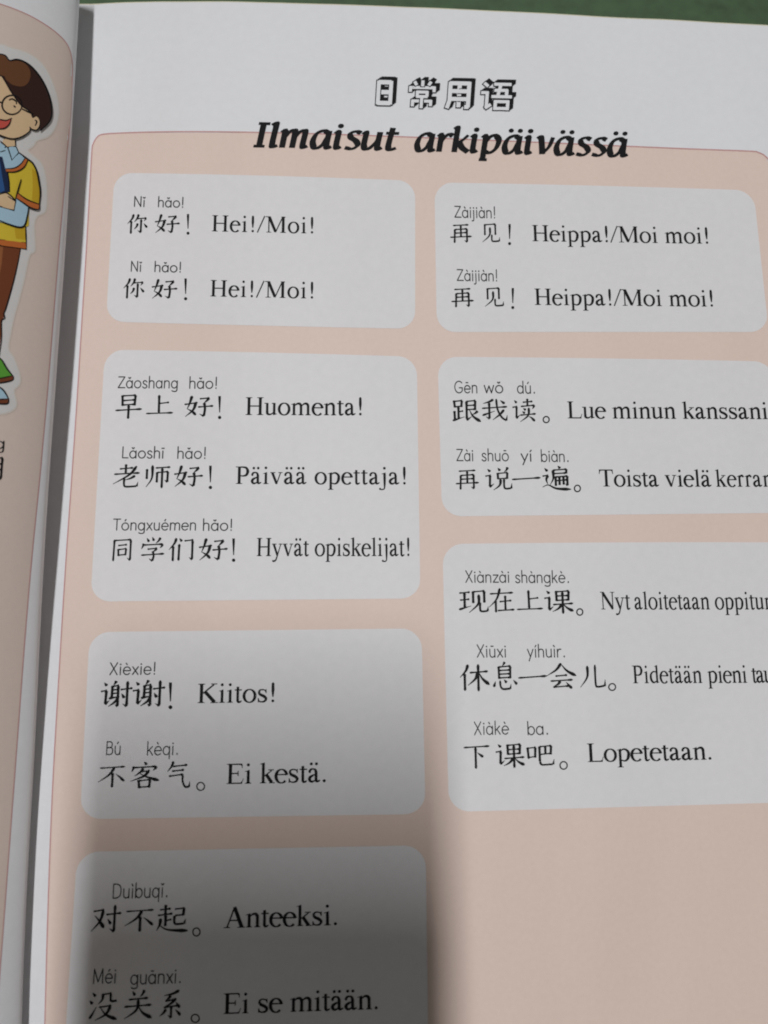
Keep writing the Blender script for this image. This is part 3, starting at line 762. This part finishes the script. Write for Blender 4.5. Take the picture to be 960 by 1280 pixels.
# --- title
def nib(pts, n=7, W=30, mn=15, ang=30):
    W = min(W, 26)
    cu = catmull(pts, n) if len(pts) > 2 else catmull(pts, 4)
    W += 2
    return ribbon(cu, lambda t, a: max(mn, W * abs(math.sin(a - R(ang)))), cap=False)
def q_a(): return nib([(64,88),(44,99),(20,82),(10,42),(18,8),(34,3),(52,24),(64,60)], W=27) + nib([(68,99),(67,22),(73,4),(88,12)], W=30)
TITLE = {
 'I': (58, nib([(24,2),(24,134)], W=31)+nib([(2,5),(46,5)],W=22)+nib([(4,131),(50,131)],W=22)),
 'l': (44, nib([(0,124),(16,136),(18,128)],W=24)+nib([(18,138),(16,22),(22,4),(38,12)], W=31)),
 'm': (122, nib([(0,84),(12,98),(14,88)],W=22)+nib([(14,98),(14,0)])+nib([(14,52),(32,88),(46,98),(54,86),(54,0)])+nib([(54,52),(72,88),(88,98),(95,86),(94,20),(100,4),(114,12)])),
 'a': (92, q_a()), 'ä': (92, q_a()+disc((28,128),11)+disc((66,128),11)),
 'i': (46, nib([(0,84),(12,98),(14,88)],W=22)+nib([(15,98),(14,22),(20,4),(34,12)])+disc((18,128),12)),
 's': (66, nib([(58,90),(38,99),(18,90),(20,66),(44,46),(52,22),(34,2),(4,8)],W=25,mn=13)),
 'u': (90, nib([(0,84),(12,98),(14,88)],W=22)+nib([(14,96),(12,28),(20,5),(36,8),(54,34),(66,60)],W=27)+nib([(68,99),(66,22),(72,4),(86,12)])),
 't': (58, nib([(26,124),(20,24),(30,3),(52,12)])+nib([(2,94),(54,94)],W=24)),
 ' ': (40, []),
 'r': (64, nib([(0,84),(12,98),(14,88)],W=22)+nib([(14,98),(14,0)])+nib([(14,50),(30,84),(46,98),(62,90)],W=26)),
 'k': (76, nib([(0,128),(12,140),(14,130)],W=22)+nib([(14,140),(14,0)])+nib([(62,96),(40,66),(16,50)],W=22,mn=13)+nib([(28,58),(44,26),(72,2)],W=30)),
 'p': (90, nib([(0,84),(12,98),(14,88)],W=22)+nib([(15,99),(15,-38)])+nib([(0,-38),(34,-38)],W=18)+nib([(16,56),(34,90),(54,98),(72,72),(64,26),(42,2),(18,8)],W=27)),
 'v': (80, nib([(4,88),(18,97),(26,60),(34,2)],W=29)+nib([(34,4),(58,44),(70,96)],W=22,mn=14)),
}
P = Print()
def title(word, x0, x1, y0, y1, xh):
    tot = sum(TITLE[c][0] for c in word) + 12
    sx = (x1 - x0) / tot; sy = xh / 100; sl = (y1 - y0) / (x1 - x0); x = x0
    for c in word:
        a, polys = TITLE[c]
        put(P, polys, x, y0 + sl * (x - x0), sx, sy, sl, TXT + 0.00002, 0, slant=0.14)
        x += a * sx
title('Ilmaisut', 316, 500, 183.5, 187.8, 22.5)
title('arkipäivässä', 517, 789, 188.6, 195.8, 22.5)
P.build('title_line', page_r, INK, drape_right)

# --- hollow block heading with a black edge behind it
BLK = {
 '日': ([[(20,8),(80,8)],[(20,48),(80,48)],[(20,92),(80,92)],[(22,2),(22,98)],[(79,2),(79,98)]], 21),
 '常': ([[(50,0),(50,22)],[(22,4),(30,18)],[(78,4),(70,18)],[(6,26),(94,26)],[(10,22),(10,42)],[(90,22),(90,42)],[(30,42),(70,42)],[(34,38),(34,58)],[(67,38),(67,58)],[(30,58),(70,58)],[(50,58),(50,100)],[(16,74),(84,74)],[(20,70),(20,94)],[(81,70),(81,92)]], 13),
 '用': ([[(14,8),(88,8)],[(18,4),(18,70),(10,98)],[(85,2),(85,94)],[(18,36),(85,36)],[(18,64),(85,64)],[(51,6),(51,94)],[(72,92),(88,92)]], 17),
 '语': ([[(8,4),(22,16)],[(0,38),(24,38)],[(20,34),(20,92)],[(16,92),(34,78)],[(40,8),(96,8)],[(62,8),(54,50)],[(42,29),(86,29)],[(82,26),(82,52)],[(34,51),(100,51)],[(44,68),(92,68)],[(48,64),(48,98)],[(88,64),(88,98)],[(44,92),(92,92)]], 13),
}
P = Print()
def block(ch, x0, y0, x1, y1):
    st, w = BLK[ch]
    sx = (x1 - x0 - 5) / 100; sy = (y1 - y0 - 4) / 100
    def lay(dx, dy, ww, ext, off, mi, step):
        for i, s in enumerate(st):
            s = [np.array(p, float) for p in s]
            d0 = s[0] - s[1]; d0 /= np.linalg.norm(d0); d1 = s[-1] - s[-2]; d1 /= np.linalg.norm(d1)
            s = [s[0] + d0 * ext] + s[1:-1] + [s[-1] + d1 * ext]
            for q in ribbon(s, lambda t, a: ww):
                q = [(x0 + dx + p[0] * sx - (p[1] - 50) * sx * .07, y0 + 4 + dy + p[1] * sy + .02 * (p[0] * sx)) for p in q]
                P.poly(q, off + i * step, mi)
    o = 100 / (x1 - x0 - 5)
    for k, s in enumerate((4.6, 3.8, 3.0, 2.2, 1.4)):
        lay(s, -s * .75, w + .6 * o, .8 * o, TXT + 1e-5 + k * 4e-6, 0, 2e-7)
    lay(0, 0, w + 1.5 * o, 1.1 * o, TXT + 4e-5, 0, 2e-7)
    lay(0, 0, w - .9 * o, -.1 * o, TXT + 5e-5, 1, 2e-7)
block('日', 467, 96, 499, 131); block('常', 509, 96, 551, 135); block('用', 556, 97, 596, 136); block('语', 601, 98, 645, 138)
P.build('heading_line', page_r, [INK, PAPER], drape_right)

# ---------------------------------------------------------------- left page print
PINK_SHADED = mat('print_pink_left_shaded', (0.64, 0.525, 0.46), 0.55, 0.3, 0.03, 900, 0.05)  # same printed pink, greyed in the colour for the left page's duller light
lb = np.array([(-60,-8),(-20,0),(0,5),(20,12),(40,21),(60,33),(74,44),(83,54),(88,65),(90.3,78),(90.5,92),(89,130),(86.5,165),(83,200),(79,250),(74.5,300),(70.5,350),(66.5,400),(62.5,450),(58.5,500),(54,550),(49.5,600),(39.5,700),(31,800),(23.5,900),(16,1000),(8.5,1100),(1,1200),(-7,1300),(-14,1380)], float)
def build_left_panel():
    V = []; F = []
    ys = np.concatenate([np.arange(-8, 92, 2.5), np.arange(92, 1380, 9)])
    curve = np.array(catmull(lb, 5))
    up = curve[curve[:, 1] <= 92]
    dn = curve[curve[:, 1] >= 91]
    NXX = 60
    for y in ys:
        xr = float(np.interp(y, up[:, 1], up[:, 0])) if y < 92 else float(np.interp(y, dn[:, 1], dn[:, 0]))
        for i in range(NXX + 1):
            u = (i / NXX) ** 0.6
            V.append((-200 + (xr + 200) * u, y))
    n = NXX + 1
    for j in range(len(ys) - 1):
        for i in range(NXX):
            a = j * n + i
            F.append((a, a + n, a + n + 1, a + 1))
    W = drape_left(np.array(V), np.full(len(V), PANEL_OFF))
    link('pink_panel', mesh_from('pink_panel', W, F), page_l, None, PINK_SHADED)
    P = Print()
    for q in ribbon(curve, lambda t, a: 1.3): P.poly(q, PANEL_OFF + 3e-5)
    P.build('panel_border', page_l, BORDER, drape_left)
build_left_panel()

SK = mat('print_skin', (0.64, 0.45, 0.27), .6, .2, .03)
HAIR = mat('print_dark_brown', (0.035, 0.014, 0.010), .6, .2)
HAIR2 = mat('print_brown', (0.13, 0.052, 0.022), .6, .2)
YEL = mat('print_yellow', (0.62, 0.46, 0.04), .6, .2, .03)
YEL2 = mat('print_deep_yellow', (0.52, 0.33, 0.02), .6, .2)
ORA = mat('print_orange', (0.48, 0.13, 0.03), .6, .2)
BLU = mat('print_pale_blue', (0.36, 0.52, 0.62), .6, .2, .03)
NAV = mat('print_navy', (0.012, 0.022, 0.06), .6, .2)
NAV2 = mat('print_blue', (0.03, 0.09, 0.24), .6, .2)
TRO = mat('print_chestnut', (0.16, 0.045, 0.018), .6, .2)
TRO2 = mat('print_tan', (0.28, 0.10, 0.035), .6, .2)
RED = mat('print_red', (0.50, 0.08, 0.06), .6, .2)
GLOWA = mat('print_fade_outer', (0.62, 0.54, 0.475), .6, .2)
GLOWB = mat('print_fade_inner', (0.62, 0.57, 0.52), .6, .2)
GLOW = mat('print_outline_pale', (0.62, 0.60, 0.585), .6, .2, .03)
GRN = mat('print_green', (0.10, 0.32, 0.04), .6, .2)
MATS = [GLOW, SK, HAIR, HAIR2, YEL, YEL2, ORA, BLU, NAV, NAV2, TRO, TRO2, RED, GRN, INK, GLOWA, GLOWB]
(mPA, mSK, mHA, mHB, mYE, mYD, mOR, mBL, mNA, mNB, mTR, mTB, mRE, mGR, mIN) = range(15)
P = Print()
LV = [0.0001]
def fill(pts, mi, sm=True, out=0, sub=4):
    LV[0] += 1.4e-5
    q = catmull(pts, 4, closed=True) if sm else pts
    P.poly(q, LV[0], mi, sub)
    if out: ink(list(pts) + [pts[0]], out, sm)
def ink(pts, w=1.3, sm=True):
    w *= 1.4
    LV[0] += 6e-6
    c = catmull(pts, 5) if sm and len(pts) > 2 else catmull(pts, 4) if len(pts) == 2 else [np.array(p, float) for p in pts]
    for q in ribbon(c, lambda t, a: w * (.55 + .45 * math.sin(math.pi * min(max(t, .08), .92)))): P.poly(q, LV[0], mIN)
# white glow left round the figure
HALO = [(-40,52),(0,56),(12,60),(32,66),(48,76),(60,92),(70,118),(73,140),(69,158),(60,170),(46,175),(41,182),(34,188),(42,196),(52,206),(57,225),(58,248),(56,264),(46,270),(42,282),(43,312),(36,320),(28,356),(17,396),(13,415),(10,436),(17,448),(24,468),(24,480),(17,488),(20,504),(16,512),(0,517),(-40,517)]
LV[0] += 4e-6
for w_, m_ in ((4.4, 15), (2.2, 16)):
    for q in ribbon(catmull(HALO, 4), lambda t, a: w_): P.poly(q, LV[0], m_)
    LV[0] += 4e-6
fill(HALO, mPA, True, 0, 4)
# legs and shoes
fill([(-40,300),(0,304),(26,309),(23,326),(17,352),(8,384),(5,396),(2,402),(1,424),(-2,446),(-40,446)], mTR, False)
fill([(-40,306),(4,308),(2,330),(-4,360),(-40,380)], mTB, False)
ink([(26,309),(23,326),(17,352),(8,384),(5,392),(6,398),(2,402),(2,424),(-1,446)], 1.5)
fill([(-40,446),(-2,446),(3,452),(9,461),(16,470),(0,474),(-40,476)], mGR, False)
fill([(-40,474),(0,473.5),(16,469.5),(16.5,474),(10,477),(-40,481)], mTR, False)
ink([(-2,446),(3,451),(9,461),(17,471)], 1.6); ink([(17,471),(16,475),(8,477.5),(-8,480)], 1.4); ink([(16,469.5),(0,473),(-8,474)], 1.1)
fill([(-40,483),(0,484),(5,489),(10,498),(-40,500)], mBL, False)
fill([(-40,499),(10,498),(10.5,503),(6,504.5),(-40,504)], mTR, False)
ink([(-6,482),(1,485),(6,490),(11,499)], 1.5); ink([(11,499),(10,504),(4,505),(-6,504)], 1.4); ink([(10,498.5),(0,499.5),(-8,500)], 1)
# jumper
fill([(-40,208),(6,213),(26,209),(35,199),(41,204),(46,214),(49,228),(50.5,242),(48.5,260),(36,256),(36,282),(32,284),(33,306),(-40,302)], mYE, False)
fill([(40,210),(46,216),(49,230),(50,244),(48,257),(40,250),(41,232)], mYD, False)
fill([(18,286),(32,284),(33,300),(20,298)], mYD, False)
fill([(-40,298),(0,299.5),(33,303.5),(33,311),(0,306.5),(-40,304)], mOR, False)
ink([(32,283),(32.5,296),(33,311),(0,306.5),(-8,305)], 1.5, False); ink([(33,303.5),(0,299.5),(-8,298.5)], 1.0, False)
# book under the arm
fill([(-40,190),(0,194),(7,197),(11.5,228),(12,240),(-40,246)], mNA, False)
fill([(-6,196),(0,202),(3,222),(6,238),(0,241),(-6,240)], mNB, False); ink([(0,194),(7,197),(11.5,228),(12,240)], 1.3, False)
# collar and neck
fill([(4,174),(20,172),(19,183),(9,186),(3,180)], mSK, False); ink([(19,172),(19.5,183)], 1.1)
fill([(-40,172),(0,178),(8,184),(20,183),(25,192),(31,198.5),(26,206),(17,211),(7,212),(3,196),(-40,190)], mBL, False)
ink([(-4,192),(8,183),(10,185),(15,200),(23.5,191),(20,183),(9,184)], 1.3, False); ink([(0,190),(7,188)], 1.0); ink([(0,176),(9,184)], 1.2)
fill([(31,198),(35,200),(30,209),(20,214.5),(8,215),(7,211),(18,210),(26,205)], mOR, False)
ink([(31,198),(26,205),(18,210),(7,211)], 1.2); ink([(35,199.5),(30,209),(20,214.5),(8,215)], 1.2)
ink([(24,191),(35,199),(41,204),(46,214),(49,228),(50.5,242),(48.5,261)], 1.7)
# sleeve, arm and hand
fill([(-40,250),(0,258),(18,263),(20,248),(36,257),(34,270),(32,281),(24,284),(10,280),(-40,268)], mBL, False)
ink([(36,257),(34.5,268),(31,281),(24,284),(10,280),(0,276),(-8,274)], 1.6)
fill([(-40,238),(0,243),(8,241),(14,245),(19,251),(17.5,262.5),(0,258),(-40,250)], mSK, False)
ink([(-6,244),(2,242),(8,241),(14,245),(19,251),(10,245.5)], 1.3); ink([(20,250),(17.5,263),(0,258),(-8,256)], 1.4, False)
fill([(22,241),(34,249.5),(49.5,255.5),(48,261.5),(38,259),(29,253),(20,247)], mOR, False)
ink([(22,241),(34,249.5),(49.5,255.5)], 1.3); ink([(49.5,255.5),(48,262),(38,259.5),(29,253.5),(20,247.5)], 1.4); ink([(26.5,224),(23,236),(19,250)], 1.4)
# head
fill([(-40,92),(0,92),(10,108),(25,128),(40,137),(47,146),(51,156),(47,163),(38,160),(36,165),(26,171.5),(14,173.5),(0,169),(-40,160)], mSK, False)
ink([(38,160),(36,165),(26,171.5),(14,173.5),(0,169),(-8,165)], 1.5)
fill([(42,146),(47,145),(50,150),(50,157),(46,162.5),(40,161.5),(37,158)], mSK, True); ink([(41,147),(46,145),(50,150),(50,157),(46,162.5),(40,161.5),(37,158.5)], 1.4); ink([(43.5,150),(46,152),(44,157.5)], 1.4)
fill([(-40,72),(0,67.5),(6,69),(12,75.5),(18,74.5),(26,75.5),(36,81),(48,93),(57,108),(63,124),(65,138),(63,150),(57,159),(50,163.5),(50.5,152),(47,145),(41,146),(37,139),(26,131),(15,116),(6,101),(1,94.5),(-40,96)], mHA, False)
fill([(-40,72),(0,68.5),(6,70),(12,76.5),(22,76),(32,80),(38,90),(36,102),(28,108),(16,106),(8,100),(1,94),(-40,96)], mHB, True)
ink([(-6,68),(0,67.5),(7,69.5),(12,75.5),(20,74.2),(29,76.5),(40,84),(52,99),(61,118),(65,138),(62,152),(50,163.5)], 1.6)
ink([(-6,97),(1,94.5),(6,101),(15,116),(26,131),(37,139),(41,147)], 1.3)
ink(arc(15,131,12.5,12,0,360,22), 1.5, False); ink([(27.5,136),(42,143)], 1.4); ink([(2.5,128),(-4,127)], 1.3)
ink([(11,125),(15,123.5),(20,126.5),(20.5,130)], 1.3); ink([(17,132),(19.5,134)], 1.4)
fill([(-14,148),(0,149.5),(8,150.5),(14,148.5),(11,156),(5,160.5),(-4,161),(-14,158)], mRE, False)
ink([(-8,149),(0,149.5),(8,150.5),(15,147.5)], 1.3); ink([(14,149),(11,156),(5,160.5),(-4,161)], 1.3)
P.build('boy_illustration', page_l, MATS, drape_left, 'printed cartoon boy in a yellow jumper with round glasses')
P = Print()
sans(P, 'g', -10, 5.5, 561, 15, 0, w=1.1)
han(P, '明', -29, 570, 3, 601)
P.build('caption_line', page_l, INK, drape_left)

# ---------------------------------------------------------------- the phone that takes the picture (behind the lens, seen only by its shade)
phone = bpy.data.objects.new('smartphone', None)
COL.objects.link(phone)
phone['label'] = 'black smartphone held above the open book'
phone['category'] = 'phone'
phone.matrix_world = Matrix.Translation(CAM) @ cam_rot
def rounded_slab(w, h, r, z0, z1):
    pts = []
    for cx, cy, a in ((w/2-r, h/2-r, 0), (-w/2+r, h/2-r, 90), (-w/2+r, -h/2+r, 180), (w/2-r, -h/2+r, 270)):
        pts += [(cx + r * math.cos(R(a + k * 15)), cy + r * math.sin(R(a + k * 15))) for k in range(7)]
    n = len(pts)
    V = [(x, y, z0) for x, y in pts] + [(x, y, z1) for x, y in pts]
    F = [tuple(range(n))[::-1], tuple(range(n, 2 * n))] + [(i, (i + 1) % n, n + (i + 1) % n, n + i) for i in range(n)]
    return V, F
DARK = mat('phone_black', (0.02, 0.02, 0.022), 0.3, 0.5)
V, F = rounded_slab(0.074, 0.158, 0.009, 0.0015, 0.0095)
V = [(x - 0.0248, y - 0.066, z) for x, y, z in V]
link('body', mesh_from('body', V, F, shade=False), phone, None, DARK)
n = 28
V = [(0.006 * math.cos(2*math.pi*i/n), 0.006 * math.sin(2*math.pi*i/n), z) for z in (0.0004, 0.00149) for i in range(n)] + [(0.0042 * math.cos(2*math.pi*i/n), 0.0042 * math.sin(2*math.pi*i/n), z) for z in (0.0004, 0.00149) for i in range(n)]
F = []
for i in range(n):
    j = (i + 1) % n
    F += [(i, j, n + j, n + i), (2*n + j, 2*n + i, 3*n + i, 3*n + j), (j, i, 2*n + i, 2*n + j)]
link('lens_ring', mesh_from('lens_ring', V, F, shade=False), phone, None, DARK)
